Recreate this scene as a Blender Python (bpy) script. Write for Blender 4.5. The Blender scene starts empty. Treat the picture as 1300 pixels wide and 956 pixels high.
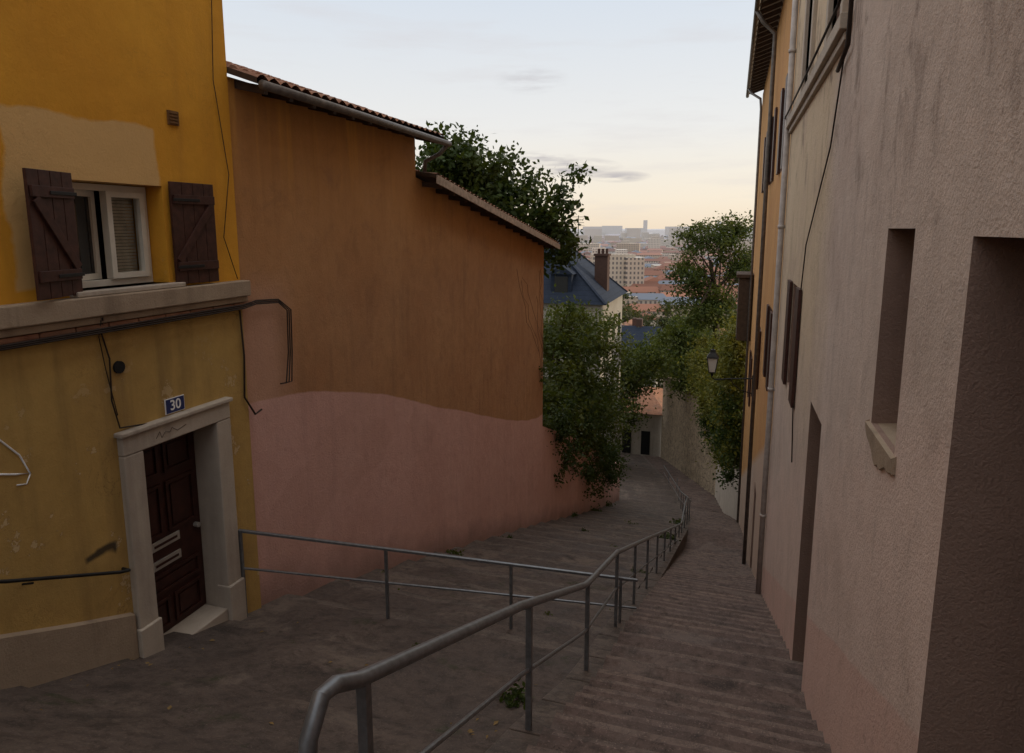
import bpy, math, random
import numpy as np
from mathutils import Vector, Matrix
random.seed(7); np.random.seed(7)
S=bpy.context.scene
COL=S.collection
# ------------------------------------------------------------------ helpers
def interp(x,pts):
    if x<=pts[0][0]:
        a,b=pts[0],pts[1]
    elif x>=pts[-1][0]:
        a,b=pts[-2],pts[-1]
    else:
        for a,b in zip(pts[:-1],pts[1:]):
            if a[0]<=x<=b[0]: break
    return a[1]+(b[1]-a[1])*(x-a[0])/(b[0]-a[0])
def empty(name,loc=(0,0,0)):
    o=bpy.data.objects.new(name,None); o.empty_display_size=.3; COL.objects.link(o); return o
class MB:
    def __init__(s): s.v=[];s.f=[];s.m=[]
    def add(s,vs,fs,mi=0,M=None):
        b=len(s.v)
        for p in vs:
            p=Vector(p)
            if M is not None: p=M@p
            s.v.append(tuple(p))
        for f in fs:
            s.f.append([b+i for i in f]); s.m.append(mi)
    def box(s,x0,x1,y0,y1,z0,z1,mi=0,M=None):
        vs=[(x0,y0,z0),(x1,y0,z0),(x1,y1,z0),(x0,y1,z0),(x0,y0,z1),(x1,y0,z1),(x1,y1,z1),(x0,y1,z1)]
        s.add(vs,[(0,3,2,1),(4,5,6,7),(0,1,5,4),(1,2,6,5),(2,3,7,6),(3,0,4,7)],mi,M)
    def beam(s,a,b,w,h,mi=0,up=(0,0,1)):
        a=Vector(a);b=Vector(b);d=(b-a).normalized();u=Vector(up)
        r=d.cross(u).normalized()*w/2;u=r.cross(d).normalized()*h/2
        vs=[a-r-u,a+r-u,a+r+u,a-r+u,b-r-u,b+r-u,b+r+u,b-r+u]
        s.add(vs,[(0,1,2,3),(7,6,5,4),(0,4,5,1),(1,5,6,2),(2,6,7,3),(3,7,4,0)],mi)
    def tube(s,pts,r,seg=8,mi=0):
        pts=[Vector(p) for p in pts];n=len(pts)
        rs=r if isinstance(r,(list,tuple)) else [r]*n
        base=len(s.v);ref=None
        for i,p in enumerate(pts):
            d=(pts[min(i+1,n-1)]-pts[max(i-1,0)]).normalized()
            if ref is None:
                ref=Vector((0,0,1)) if abs(d.z)<.9 else Vector((1,0,0))
            u=(ref-d*ref.dot(d)).normalized();w=d.cross(u);ref=u
            for k in range(seg):
                a=2*math.pi*k/seg
                s.v.append(tuple(p+(u*math.cos(a)+w*math.sin(a))*rs[i]))
        for i in range(n-1):
            for k in range(seg):
                k2=(k+1)%seg
                s.f.append([base+i*seg+k,base+i*seg+k2,base+(i+1)*seg+k2,base+(i+1)*seg+k]);s.m.append(mi)
        s.f.append([base+k for k in range(seg)][::-1]);s.m.append(mi)
        s.f.append([base+(n-1)*seg+k for k in range(seg)]);s.m.append(mi)
    def build(s,name,mats,parent=None,smooth=False,bevel=0):
        me=bpy.data.meshes.new(name);me.from_pydata(s.v,[],s.f)
        if not isinstance(mats,(list,tuple)): mats=[mats]
        for m in mats: me.materials.append(m)
        me.polygons.foreach_set('material_index',s.m)
        if smooth: me.polygons.foreach_set('use_smooth',[True]*len(s.f))
        me.update()
        o=bpy.data.objects.new(name,me);COL.objects.link(o)
        if parent: o.parent=parent
        if bevel:
            b=o.modifiers.new('bev','BEVEL');b.width=bevel;b.segments=2;b.limit_method='ANGLE'
        return o
def wall_holes(mb,x,y0,y1,z0,z1,holes,depth,sgn,mi=0,mr=0,mb_back=0):
    ys=sorted({y0,y1,*[h[0] for h in holes],*[h[1] for h in holes]})
    zs=sorted({z0,z1,*[h[2] for h in holes],*[h[3] for h in holes]})
    for a,b in zip(ys[:-1],ys[1:]):
        for c,d in zip(zs[:-1],zs[1:]):
            my,mz=(a+b)/2,(c+d)/2
            if any(h[0]<my<h[1] and h[2]<mz<h[3] for h in holes): continue
            mb.add([(x,a,c),(x,b,c),(x,b,d),(x,a,d)],[(0,1,2,3)],mi)
    for h in holes:
        a,b,c,d=h[:4]; dp=h[4] if len(h)>4 else depth; X=x+sgn*dp
        mb.add([(x,a,c),(x,b,c),(x,b,d),(x,a,d),(X,a,c),(X,b,c),(X,b,d),(X,a,d)],
               [(0,1,5,4),(1,2,6,5),(2,3,7,6),(3,0,4,7)],mr)
        mb.add([(X,a,c),(X,b,c),(X,b,d),(X,a,d)],[(0,1,2,3)],mb_back)
# ------------------------------------------------------------------ materials
class NT:
    def __init__(s,name):
        s.mat=bpy.data.materials.new(name);s.mat.use_nodes=True;s.t=s.mat.node_tree
        s.t.nodes.clear();s.out=s.n('ShaderNodeOutputMaterial');s.b=s.n('ShaderNodeBsdfPrincipled')
        s.t.links.new(s.b.outputs[0],s.out.inputs[0])
        s.tc=s.n('ShaderNodeTexCoord');s.P=s.tc.outputs['Object']
    def n(s,t,**k):
        nd=s.t.nodes.new(t)
        for a,b in k.items(): setattr(nd,a,b)
        return nd
    def put(s,sock,v):
        if hasattr(v,'is_output'): s.t.links.new(v,sock)
        else:
            if isinstance(v,(tuple,list)) and len(v)==3 and len(sock.default_value)==4: v=(*v,1)
            sock.default_value=v
    def math(s,op,a,b=0,c=None,clamp=False):
        nd=s.n('ShaderNodeMath',operation=op,use_clamp=clamp);s.put(nd.inputs[0],a);s.put(nd.inputs[1],b)
        if c is not None:s.put(nd.inputs[2],c)
        return nd.outputs[0]
    def mix(s,f,a,b,blend='MIX'):
        nd=s.n('ShaderNodeMix',data_type='RGBA',blend_type=blend);s.put(nd.inputs[0],f);s.put(nd.inputs[6],a);s.put(nd.inputs[7],b)
        return nd.outputs[2]
    def scale(s,v,sc):
        nd=s.n('ShaderNodeMapping');s.put(nd.inputs[0],v);nd.inputs['Scale'].default_value=sc;return nd.outputs[0]
    def noise(s,sc,det=4,rough=.55,vec=None,dist=0):
        nd=s.n('ShaderNodeTexNoise');nd.inputs['Scale'].default_value=sc;nd.inputs['Detail'].default_value=det
        nd.inputs['Roughness'].default_value=rough;nd.inputs['Distortion'].default_value=dist
        s.put(nd.inputs['Vector'],vec if vec is not None else s.P);return nd.outputs[0]
    def mr(s,v,a,b,c=0,d=1):
        nd=s.n('ShaderNodeMapRange');s.put(nd.inputs[0],v)
        for i,q in enumerate((a,b,c,d)): s.put(nd.inputs[1+i],q)
        return nd.outputs[0]
    def xyz(s):
        nd=s.n('ShaderNodeSeparateXYZ');s.put(nd.inputs[0],s.P);return nd.outputs
    def bump(s,h,st=.3,dist=.02,prev=None):
        nd=s.n('ShaderNodeBump');nd.inputs['Strength'].default_value=st;nd.inputs['Distance'].default_value=dist
        s.put(nd.inputs['Height'],h)
        if prev is not None:s.put(nd.inputs['Normal'],prev)
        s.t.links.new(nd.outputs[0],s.b.inputs['Normal']);return nd.outputs[0]
    def fin(s,col,rough=.9,metal=0,spec=.3):
        s.put(s.b.inputs['Base Color'],col);s.put(s.b.inputs['Roughness'],rough);s.b.inputs['Metallic'].default_value=metal
        s.b.inputs['Specular IOR Level'].default_value=spec
        return s.mat
def simple(name,c,rough=.8,metal=0,var=.25,sc=8,bump=.1,spec=.3):
    m=NT(name);n=m.noise(sc,5)
    dk=tuple(x*(1-var) for x in c);lt=tuple(min(1,x*(1+var)) for x in c)
    m.bump(n,bump,.01)
    return m.fin(m.mix(m.mr(n,.3,.7),dk,lt),rough,metal,spec)
def plaster_base(m,c1,c2,streak=.35,dark=(.06,.04,.03),mott=1.0):
    n1=m.noise(.7,6,.6);n2=m.noise(5,6,.65)
    col=m.mix(m.mr(n1,.35,.65),c1,c2)
    col=m.mix(m.mr(n2,.25,.75,0,.35*mott),col,tuple(x*.55 for x in c1))
    st=m.noise(3,5,.6,m.scale(m.P,(1.5,1.5,.13)))
    st2=m.noise(.5,3)
    f=m.math('MULTIPLY',m.mr(st,.5,.78),m.mr(st2,.35,.65,0,streak))
    col=m.mix(f,col,dark)
    sp=m.noise(38,3,.7);col=m.mix(m.mr(sp,.62,.75,0,.35),col,tuple(x*.5 for x in c1))
    return col
def plaster_bump(m,st=.5,big=.3,fs=55):
    b=m.bump(m.noise(3,5),big,.03)
    m.bump(m.noise(fs,4,.7),st,.012,b)
def box_mask(m,Y,Z,y0,y1,z0,z1,s=.02):
    a=m.math('MULTIPLY',m.mr(Y,y0-s,y0+s),m.mr(Y,y1-s,y1+s,1,0))
    b=m.math('MULTIPLY',m.mr(Z,z0-s,z0+s),m.mr(Z,z1-s,z1+s,1,0))
    return m.math('MULTIPLY',a,b)

m=NT('yellow_plaster');X,Y,Z=m.xyz()
up=plaster_base(m,(.74,.36,.035),(.66,.30,.028),.4,(.25,.1,.03),.8)
lo=plaster_base(m,(.55,.36,.115),(.46,.29,.09),.6,(.12,.08,.04),1.3)
bl=m.noise(1.1,6,.7,dist=.5);lo=m.mix(m.mr(bl,.5,.7,0,.4),lo,(.34,.21,.08))
wob=m.math('MULTIPLY',m.math('SUBTRACT',m.noise(2.2,3),.5),.22)
Yw=m.math('ADD',Y,wob);Zw=m.math('ADD',Z,m.math('MULTIPLY',wob,.7))
pale=box_mask(m,Yw,Zw,4.05,5.58,-.5,.97,.015)
up=m.mix(m.math('MULTIPLY',pale,.8),up,(.66,.44,.20))
col=m.mix(m.mr(Z,-.74,-.72),lo,up)
crk=m.noise(1.6,8,.7,dist=1.2);c2=m.math('ABSOLUTE',m.math('SUBTRACT',crk,.5))
crm=m.math('MULTIPLY',m.mr(c2,0,.006,1,0),m.mr(m.noise(.9,2),.5,.6))
crm=m.math('MULTIPLY',crm,m.mr(Z,-.8,-.9,.25,1))
col=m.mix(crm,col,(.15,.09,.04))
chn=m.noise(2.6,6,.7)
chip=m.math('MULTIPLY',m.mr(chn,.605,.612),m.mr(Z,-1.0,-2.0,0,1))
edge=m.math('MULTIPLY',m.mr(m.math('ABSOLUTE',m.math('SUBTRACT',chn,.605)),0,.006,1,0),m.mr(Z,-1.0,-2.0,0,1))
col=m.mix(m.math('MULTIPLY',chip,.75),col,(.56,.42,.24));col=m.mix(m.math('MULTIPLY',edge,.7),col,(.14,.08,.04))
smd=box_mask(m,Yw,m.math('ADD',Z,m.math('MULTIPLY',wob,1.5)),4.38,4.72,-3.06,-2.98,.02)
col=m.mix(m.math('MULTIPLY',smd,.9),col,(.03,.025,.02))
plaster_bump(m,.4,.45)
M_yellow=m.fin(col,.92)
m=NT('orange_pink_plaster');X,Y,Z=m.xyz()
og=plaster_base(m,(.50,.27,.13),(.43,.215,.10),.6,(.14,.075,.045),1.3)
top_glow=m.mr(Z,-1.2,1.6);og=m.mix(m.math('MULTIPLY',top_glow,.5),og,(.62,.285,.06))  # warm glow on the upper wall, put into the plaster colour
bl=m.noise(1.8,7,.72,dist=.4);og=m.mix(m.mr(bl,.52,.72,0,.5),og,(.26,.13,.065))
pk=plaster_base(m,(.68,.41,.35),(.62,.36,.30),.3,(.28,.17,.15),.6)
w=m.math('MULTIPLY',m.math('SUBTRACT',m.noise(1.3,3),.5),.25)
cr=m.n('ShaderNodeValToRGB');cr.color_ramp.interpolation='B_SPLINE'
pts=[(6.7,-2.05),(9.1,-2.4),(12.1,-3.45),(16,-4.8),(20.1,-6.1),(39,-6.0)]
els=cr.color_ramp.elements
while len(els)<len(pts): els.new(.5)
for i,(yy,zz) in enumerate(pts):
    els[i].position=(yy-6)/34
for i,(yy,zz) in enumerate(pts):
    v=(zz+14)/14; els[i].color=(v,v,v,1)
m.put(cr.inputs[0],m.mr(Y,6,40))
lin=m.math('SUBTRACT',m.math('MULTIPLY',cr.outputs[0],14),14)
dz=m.math('SUBTRACT',m.math('ADD',Z,m.math('MULTIPLY',w,.35)),lin)
smear=box_mask(m,m.math('ADD',Y,w),m.math('ADD',Z,w),6.4,7.55,-2.6,-.75,.25)
og=m.mix(m.math('MULTIPLY',smear,.6),og,(.60,.36,.27))
col=m.mix(m.mr(dz,-.012,.012),pk,og)
pt=m.mr(m.noise(.45,2),.60,.62);col=m.mix(m.math('MULTIPLY',pt,.12),col,(.36,.20,.13))
top_streaks=m.math('MULTIPLY',m.mr(m.noise(2.2,4,.6,m.scale(m.P,(1,1.6,.1))),.50,.68),m.mr(Z,.1,1.5,0,.7))  # lighter orange vertical streaks, stronger towards the top
col=m.mix(top_streaks,col,(.74,.38,.09))
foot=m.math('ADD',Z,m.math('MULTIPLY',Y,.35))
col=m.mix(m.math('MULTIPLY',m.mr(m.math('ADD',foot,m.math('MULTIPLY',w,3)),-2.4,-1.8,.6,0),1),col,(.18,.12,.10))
plaster_bump(m,.9,.6,38)
M_orange=m.fin(col,.93)
m=NT('beige_plaster');X,Y,Z=m.xyz()
a=plaster_base(m,(.66,.54,.46),(.56,.45,.38),.4,(.20,.15,.12),1.2)
w=m.math('MULTIPLY',m.math('SUBTRACT',m.noise(.9,4),.5),1.6)
sl=m.math('ADD',m.math('ADD',Z,m.math('MULTIPLY',Y,.42)),w)
col=m.mix(m.mr(sl,.2,1.0,.45,0),a,(.68,.49,.41))
pl=m.math('ADD',Z,m.math('MULTIPLY',Y,.42))
col=m.mix(m.mr(m.math('ADD',pl,m.math('MULTIPLY',w,.08)),-.93,-.90,.7,0),col,(.60,.38,.31))
yl=m.math('MULTIPLY',m.mr(m.math('ADD',Y,w),7.0,8.2),m.mr(Z,-3,-1,0,.6))
col=m.mix(yl,col,(.60,.47,.28))
blk=m.math('MULTIPLY',m.mr(m.noise(2.0,8,.74,m.scale(m.P,(1,1.2,.7)),.4),.52,.66),m.mr(Z,-.8,1.6,.2,.85))
col=m.mix(blk,col,(.20,.145,.115))
bw=m.mr(m.noise(.8,5,.6),.52,.60,0,.3);col=m.mix(bw,col,(.42,.31,.25))
sc_=m.mr(m.noise(7,5,.75,m.scale(m.P,(1,1,.5))),.64,.70,0,.5);col=m.mix(sc_,col,(.22,.155,.13))
crk=m.noise(1.3,8,.72,dist=1.5);c2=m.math('ABSOLUTE',m.math('SUBTRACT',crk,.5))
col=m.mix(m.math('MULTIPLY',m.mr(c2,0,.004,.8,0),m.mr(m.noise(.7,2),.5,.6)),col,(.1,.07,.06))
plaster_bump(m,.9,.6,44)
M_beige=m.fin(col,.94)
m=NT('ochre_plaster');col=plaster_base(m,(.58,.31,.11),(.52,.26,.10),.5)
X,Y,Z=m.xyz();col=m.mix(m.mr(m.math('ADD',Z,m.math('MULTIPLY',Y,.4)),1.3,1.6,.9,0),col,(.5,.38,.3))
plaster_bump(m,.6,.4);M_ochre=m.fin(col)
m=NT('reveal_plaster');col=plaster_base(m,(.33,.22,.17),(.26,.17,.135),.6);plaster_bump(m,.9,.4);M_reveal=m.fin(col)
m=NT('cream_plaster');col=plaster_base(m,(.38,.35,.30),(.31,.28,.24),.4);plaster_bump(m);M_cream=m.fin(col)
m=NT('garden_wall_stone');vor=m.n('ShaderNodeTexVoronoi');vor.feature='DISTANCE_TO_EDGE';vor.inputs['Scale'].default_value=2.6
m.put(vor.inputs['Vector'],m.scale(m.P,(1,1,1.6)))
col=m.mix(m.mr(m.noise(2.5,4),.3,.7),(.24,.18,.12),(.44,.34,.23));col=m.mix(m.mr(vor.outputs[0],0,.07,.8,0),col,(.10,.08,.06))
m.bump(m.mr(vor.outputs[0],0,.1),.8,.05);M_stonewall=m.fin(col)
m=NT('limestone');col=plaster_base(m,(.50,.43,.35),(.42,.36,.30),.6,(.12,.09,.07));plaster_bump(m,.4,.4);M_lime=m.fin(col,.85)
m=NT('plinth_render');col=plaster_base(m,(.40,.31,.22),(.33,.25,.18),.9,(.1,.07,.05));plaster_bump(m,.6,.6);M_plinth=m.fin(col)
M_brown=simple('brown_paint_wood',(.055,.022,.016),.5,0,.35,14,.15)
M_door=simple('dark_red_door',(.045,.016,.012),.45,0,.3,10,.1)
M_pvc=simple('white_window_frame',(.66,.63,.55),.4,0,.06)
M_metal=simple('grey_painted_steel',(.17,.175,.18),.38,.55,.25,20,.1,.5)
M_iron=simple('black_iron',(.02,.02,.02),.5,.3)
M_cable=simple('cable_rubber',(.03,.02,.015),.7)
M_zinc=simple('zinc_gutter',(.16,.14,.125),.55,.4,.3)
M_pipe=simple('painted_downpipe',(.40,.36,.33),.6,0,.2)
M_wood=simple('weathered_fascia_wood',(.40,.31,.24),.85,0,.35,9,.2)
M_darkwood=simple('dark_rafters',(.07,.045,.03),.85)
M_dark=simple('dark_interior',(.012,.011,.011),.9)
M_plate=simple('letter_plate_metal',(.5,.48,.44),.35,.5,.1)
M_blue=simple('blue_enamel',(.018,.03,.12),.3,0,.1)
M_white=simple('white_enamel',(.8,.8,.8),.4,0,.03)
M_glass=NT('window_glass').fin((.02,.022,.025),.06,0,.9)
m=NT('clear_glass');m.b.inputs['Transmission Weight'].default_value=1;m.b.inputs['IOR'].default_value=1.2;M_cglass=m.fin((.9,.9,.88),.03,0,.6)
M_curtain=simple('blind_slats',(.42,.38,.30),.8)
m=NT('lantern_glass');m.b.inputs['Transmission Weight'].default_value=.35;M_lglass=m.fin((.8,.8,.76),.35)
m=NT('terracotta_tiles')
col=m.mix(m.mr(m.noise(6,4),.3,.7),(.20,.085,.05),(.33,.17,.10));col=m.mix(m.mr(m.noise(1.5,4),.5,.7,0,.6),col,(.10,.08,.06))
m.bump(m.noise(20,4),.4,.02);M_tile=m.fin(col)
m=NT('slate_roof')
wv=m.math('FRACT',m.math('MULTIPLY',m.xyz()[2],3.2))
col=m.mix(m.noise(4,4),(.012,.018,.032),(.030,.040,.062));col=m.mix(m.mr(wv,0,.12,.6,0),col,(.005,.007,.01));m.bump(m.noise(9,3),.4,.03);M_slate=m.fin(col,.8,0,.15)
m=NT('brick_chimney');M_brick=m.fin(m.mix(m.noise(7,3),(.05,.03,.025),(.10,.055,.04)))
def stair_mat(name,c1,c2,c3,moss=.35,pf=.55):
    m=NT(name);n=m.noise(1.1,7,.68);n2=m.noise(9,6,.7)
    col=m.mix(m.mr(n,.36,.64),c1,c2);col=m.mix(m.mr(n2,.45,.7,0,.75),col,tuple(x*.4 for x in c1))
    pat=m.mr(m.noise(.7,8,.7,dist=.6),.54,.62);col=m.mix(m.math('MULTIPLY',pat,pf),col,c3)
    bk=m.noise(2.3,6,.7,dist=.5);col=m.mix(m.mr(bk,.52,.66,0,.65),col,(.024,.019,.016))
    ms=m.mr(m.noise(1.7,6,.7,dist=.3),.60,.70,0,moss);col=m.mix(ms,col,(.03,.038,.014))
    sp=m.noise(60,2);col=m.mix(m.mr(sp,.6,.7,0,.5),col,tuple(x*1.7 for x in c2))
    crk=m.noise(1.9,7,.7,dist=1.0);cc_=m.mr(m.math('ABSOLUTE',m.math('SUBTRACT',crk,.5)),0,.006,.7,0);col=m.mix(cc_,col,(.015,.012,.010))
    b=m.bump(n2,.7,.025);m.bump(m.noise(70,3),.5,.006,b)
    return m.fin(col,m.mr(n,.3,.7,.6,.95))
M_stL=stair_mat('worn_paving',(.075,.056,.047),(.12,.09,.074),(.19,.148,.118),.8)
M_stR=stair_mat('concrete_steps',(.095,.064,.053),(.15,.105,.088),(.18,.14,.12),.2)
M_nose=stair_mat('stone_nosing',(.10,.077,.064),(.16,.127,.105),(.12,.09,.075))
M_noseR=stair_mat('concrete_nosing',(.14,.098,.082),(.20,.15,.125),(.13,.10,.085),.1)
m=NT('terrain');X,Y,Z=m.xyz()
col=m.mix(m.mr(m.noise(.05,5),.4,.6),(.05,.065,.03),(.11,.10,.07));col=m.mix(m.mr(Y,300,6000),col,(.38,.37,.38));M_terr=m.fin(col)  # far ground fades to grey: aerial haze painted into the base colour
def leafmat(name,c1,c2,c3,cs=.8,tr=.35):
    m=NT(name);g=m.n('ShaderNodeNewGeometry')
    r=g.outputs['Random Per Island'];n=m.noise(cs,3)
    col=m.mix(r,c1,c2);col=m.mix(m.mr(n,.42,.68),col,c3)
    d=m.n('ShaderNodeBsdfTranslucent');m.put(d.inputs[0],m.mix(1,col,(1.3,1.2,.5),'MULTIPLY'))
    m.fin(col,.6,0,.25);mx=m.n('ShaderNodeMixShader');mx.inputs[0].default_value=tr
    m.t.links.new(m.b.outputs[0],mx.inputs[1]);m.t.links.new(d.outputs[0],mx.inputs[2]);m.t.links.new(mx.outputs[0],m.out.inputs[0])
    return m.mat
M_lfA=leafmat('leaves_dark',(.022,.040,.010),(.045,.075,.016),(.065,.085,.018))
M_lfB=leafmat('leaves_mid',(.032,.050,.012),(.065,.09,.018),(.10,.115,.022))
M_lfC=leafmat('leaves_light',(.07,.085,.018),(.13,.14,.026),(.19,.17,.03))
M_lfD=leafmat('leaves_distant',(.03,.045,.018),(.06,.07,.025),(.08,.08,.03),.1)
M_bark=simple('bark',(.07,.05,.035),.9,0,.4,12,.5)

def foliage(name,ells,nclump,per,cr,leaf,mat,parent=None,shell=.45,flat=.75):
    rs=np.random
    w=np.array([e[3]*e[4]*e[5] for e in ells])**.75;w/=w.sum()
    idx=rs.choice(len(ells),nclump,p=w);E=np.array(ells)[idx]
    d=rs.normal(size=(nclump,3));d/=np.linalg.norm(d,axis=1)[:,None]
    rr=rs.rand(nclump,1)**shell
    C=E[:,:3]+d*rr*E[:,3:6]
    crr=cr*(.5+rs.rand(nclump,1))
    P=np.repeat(C,per,0)+rs.normal(size=(nclump*per,3))*np.repeat(crr,per,0)*np.array([.55,.55,.55*flat])
    n=len(P)
    N=rs.normal(size=(n,3))+np.array([0,0,.7]);N/=np.linalg.norm(N,axis=1)[:,None]
    T=np.cross(N,rs.normal(size=(n,3)));T/=np.linalg.norm(T,axis=1)[:,None]
    B=np.cross(N,T);s=leaf*(.6+.8*rs.rand(n,1))
    V=np.stack([P-T*s*.5,P+B*s*.28-N*s*.06,P+T*s*.5-N*s*.15,P-B*s*.28-N*s*.06],1).reshape(-1,3)
    me=bpy.data.meshes.new(name);me.vertices.add(n*4);me.vertices.foreach_set('co',V.ravel())
    me.loops.add(n*4);me.loops.foreach_set('vertex_index',np.arange(n*4,dtype=np.int32))
    me.polygons.add(n);me.polygons.foreach_set('loop_start',np.arange(0,n*4,4,dtype=np.int32))
    me.materials.append(mat);me.update(calc_edges=True);me.validate()
    o=bpy.data.objects.new(name,me);COL.objects.link(o)
    if parent:o.parent=parent
    return o,C
def tree(name,base,top,r0,ells,nclump,per,cr,leaf,mat,limbs=14,shell=.45):
    e=empty(name)
    o,C=foliage('crown',ells,nclump,per,cr,leaf,mat,e,shell)
    mb=MB();b=Vector(base);t=Vector(top)
    tr=[b.lerp(t,k/6)+Vector((random.uniform(-.12,.12),random.uniform(-.12,.12),0))*(k>0) for k in range(7)]
    mb.tube(tr,[r0*(1-.11*k) for k in range(7)],8)
    for k in range(limbs):
        c=Vector(C[random.randrange(len(C))]);s=b.lerp(t,random.uniform(.45,1))
        mid=s.lerp(c,.5)+Vector((0,0,random.uniform(.0,.12)*(c-s).length))
        mb.tube([s,s.lerp(mid,.5),mid,c],[r0*.42,r0*.32,r0*.2,r0*.06],6)
    mb.build('trunk_and_limbs',M_bark,e,True)
    return e
# ------------------------------------------------------------------ ground profiles (drop below the eye, metres)
GL=[(-10,-2.6),(0,1.75),(3.5,3.72),(3.9,3.9),(4.83,4.27),(6.2,4.66),(8,5.3),(20,9.5),(38,15.8),(60,20.2)]
GR=[(-10,-2.6),(0,1.85),(4,3.5),(6.2,4.52),(8.27,5.2),(23.3,11.25),(25.5,11.4),(32,13.75),(38,15.85),(60,20.25)]
XR=[(-10,1.0),(32,1.0),(43,-.3),(56,-4.1),(60,-5.5)]
XL=[(-10,-5.7),(37,-5.7),(48,-8.3),(60,-12)]
XC=[(-10,-1.2),(30,-1.2),(43,-2.6),(60,-6.9)]
def gl(y): return -interp(y,GL)
def gr(y): return -interp(y,GR)
def xr(y): return interp(y,XR)
def xl(y): return interp(y,XL)
def xc(y): return interp(y,XC)
def stairs(name,g,xa,xb,y0,y1,rise,slopef,mats,nx,nose,jit,plain_to=-99):
    ys=[y0];y=y0;z=g(y0);lev=[z]
    while y<y1:
        r_=rise; tgt=lev[-1]-r_
        while g(y)>tgt and y<y1: y+=.02
        ys.append(y);lev.append(tgt)
        if y>=y1:break
    mb=MB();rows=[]
    for k in range(len(ys)-1):
        zt=lev[k]; ya,yb=ys[k],ys[k+1]
        sf=.90 if yb<plain_to else slopef
        ze=zt-rise*sf
        rows.append((ya+.003,zt,0));rows.append((yb-nose,ze+(zt-ze)*nose/(yb-ya),0 if yb<plain_to else 1))
        rows.append((yb-.012,ze,0 if yb<plain_to else 2));rows.append((yb,ze-.015,3))
        rows.append((yb,lev[k+1],0))
    for (yy,zz,t) in rows:
        for i in range(nx+1):
            f=i/nx;x=xa(yy)+(xb(yy)-xa(yy))*f
            j=math.sin(i*1.7+yy*3.1)*jit+random.uniform(-jit,jit)
            mb.v.append((x,yy+(random.uniform(-jit,jit)*2 if t in(2,3) else 0),zz+j))
    for r in range(len(rows)-1):
        mi=1 if rows[r][2] in (1,2) else 0
        for i in range(nx):
            a=r*(nx+1)+i
            mb.f.append([a,a+1,a+nx+2,a+nx+1]);mb.m.append(mi)
    return mb.build(name,mats)
stairs('wide_stairway',gl,xl,lambda y:xc(y)-.13,-4,59.5,.42,.68,[M_stL,M_nose],14,.18,.012,6.6)
stairs('narrow_stairway',gr,lambda y:xc(y)+.13,lambda y:xr(y)+.06,-4,59.5,.165,.06,[M_stR,M_noseR],6,.07,.006)
mb=MB();ys=np.arange(-4,59.5,.9)
for a,b in zip(ys[:-1],ys[1:]):
    za=max(gl(a),gr(a))+.07;zb=max(gl(b),gr(b))+.07
    x0,x1=xc(a),xc(b);w=.14
    mb.add([(x0-w,a,za-.6),(x0+w,a,za-.6),(x0+w,a,za),(x0-w,a,za),(x1-w,b-.012,zb-.6),(x1+w,b-.012,zb-.6),(x1+w,b-.012,zb),(x1-w,b-.012,zb)],
      [(0,1,2,3),(7,6,5,4),(1,5,6,2),(2,6,7,3),(3,7,4,0)],0)
mb.build('stone_kerb',M_nose,bevel=.015)
TY=[(-400,3.5),(-10,2.0),(0,-2.3),(8,-5.8),(20,-10.2),(38,-16.6),(60,-21),(120,-30),(200,-38),(330,-60),(2000,-60),(60000,-62)]
Yg=[-400,-60,-10,0,8,20,38,60,80,100,120,150,180,200,240,280,330,500,1000,2000,5000,12000,30000,60000]
Xg=[-50000,-15000,-4000,-1000,-300,-100,-40,-20,-6,0,1,6,20,40,100,300,1000,4000,15000,50000]
mb=MB()
for y in Yg:
    for x in Xg: mb.v.append((x,y,interp(y,TY)))
nX=len(Xg)
for i in range(len(Yg)-1):
    for j in range(nX-1):
        a=i*nX+j;mb.f.append([a,a+1,a+nX+1,a+nX]);mb.m.append(0)
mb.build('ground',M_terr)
mb=MB();n=160
for i in range(n+1):
    x=-22000+44000*i/n;h=20+90*abs(math.sin(i*.21)*math.sin(i*.077+1))+random.uniform(0,14)
    mb.v+= [(x,26000,-62),(x,26500,-62+h),(x,28500,-62)]
for i in range(n):
    a=i*3;mb.f+=[[a,a+3,a+4,a+1],[a+1,a+4,a+5,a+2]];mb.m+=[0,0]
mb.build('distant_hills',NT('hazy_hills').fin((.50,.50,.53)))  # haze over the hills is put into their flat colour

# ------------------------------------------------------------------ YELLOW HOUSE
yh=empty('yellow_house')
WX=-5.5
mb=MB()
wall_holes(mb,WX,-4,6.7,-9,7.0,[(4.62,5.63,-.55,.42,.5),(5.0,6.14,-4.9,-2.10,.34)],.3,-1,0,0,1)
mb.add([(WX,6.7,-9),(-12,6.7,-9),(-12,6.7,7),(WX,6.7,7)],[(0,1,2,3)],0)
mb.box(-12,WX-.02,-4,6.68,7.0,7.05,0)
mb.build('walls',[M_yellow,M_dark],yh)
mb=MB()
mb.box(WX-.02,WX+.13,-4,6.72,-.78,-.60,0);mb.box(WX-.02,WX+.09,-4,6.71,-.85,-.783,0);
mb.box(WX-.02,WX+.05,-4,6.705,-.91,-.853,1);
for k in range(32): mb.box(WX-.01,WX+.075,-3.9+k*.335,-3.9+k*.335+.325,-.905,-.856,1)
mb.build('string_course',[M_plinth,M_tile],yh,bevel=.012)
mb=MB();mb.box(WX-.25,WX+.10,4.5,5.75,-.598,-.55,0);mb.build('window_sill',M_lime,yh,bevel=.01)
mb=MB();fx=WX-.2
def rect_frame(mb,x0,x1,y0,y1,z0,z1,w,mi=0,M=None):
    mb.box(x0,x1,y0,y1,z0,z0+w,mi,M);mb.box(x0,x1,y0,y1,z1-w,z1,mi,M)
    mb.box(x0,x1,y0,y0+w,z0+w,z1-w,mi,M);mb.box(x0,x1,y1-w,y1,z0+w,z1-w,mi,M)
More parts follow.
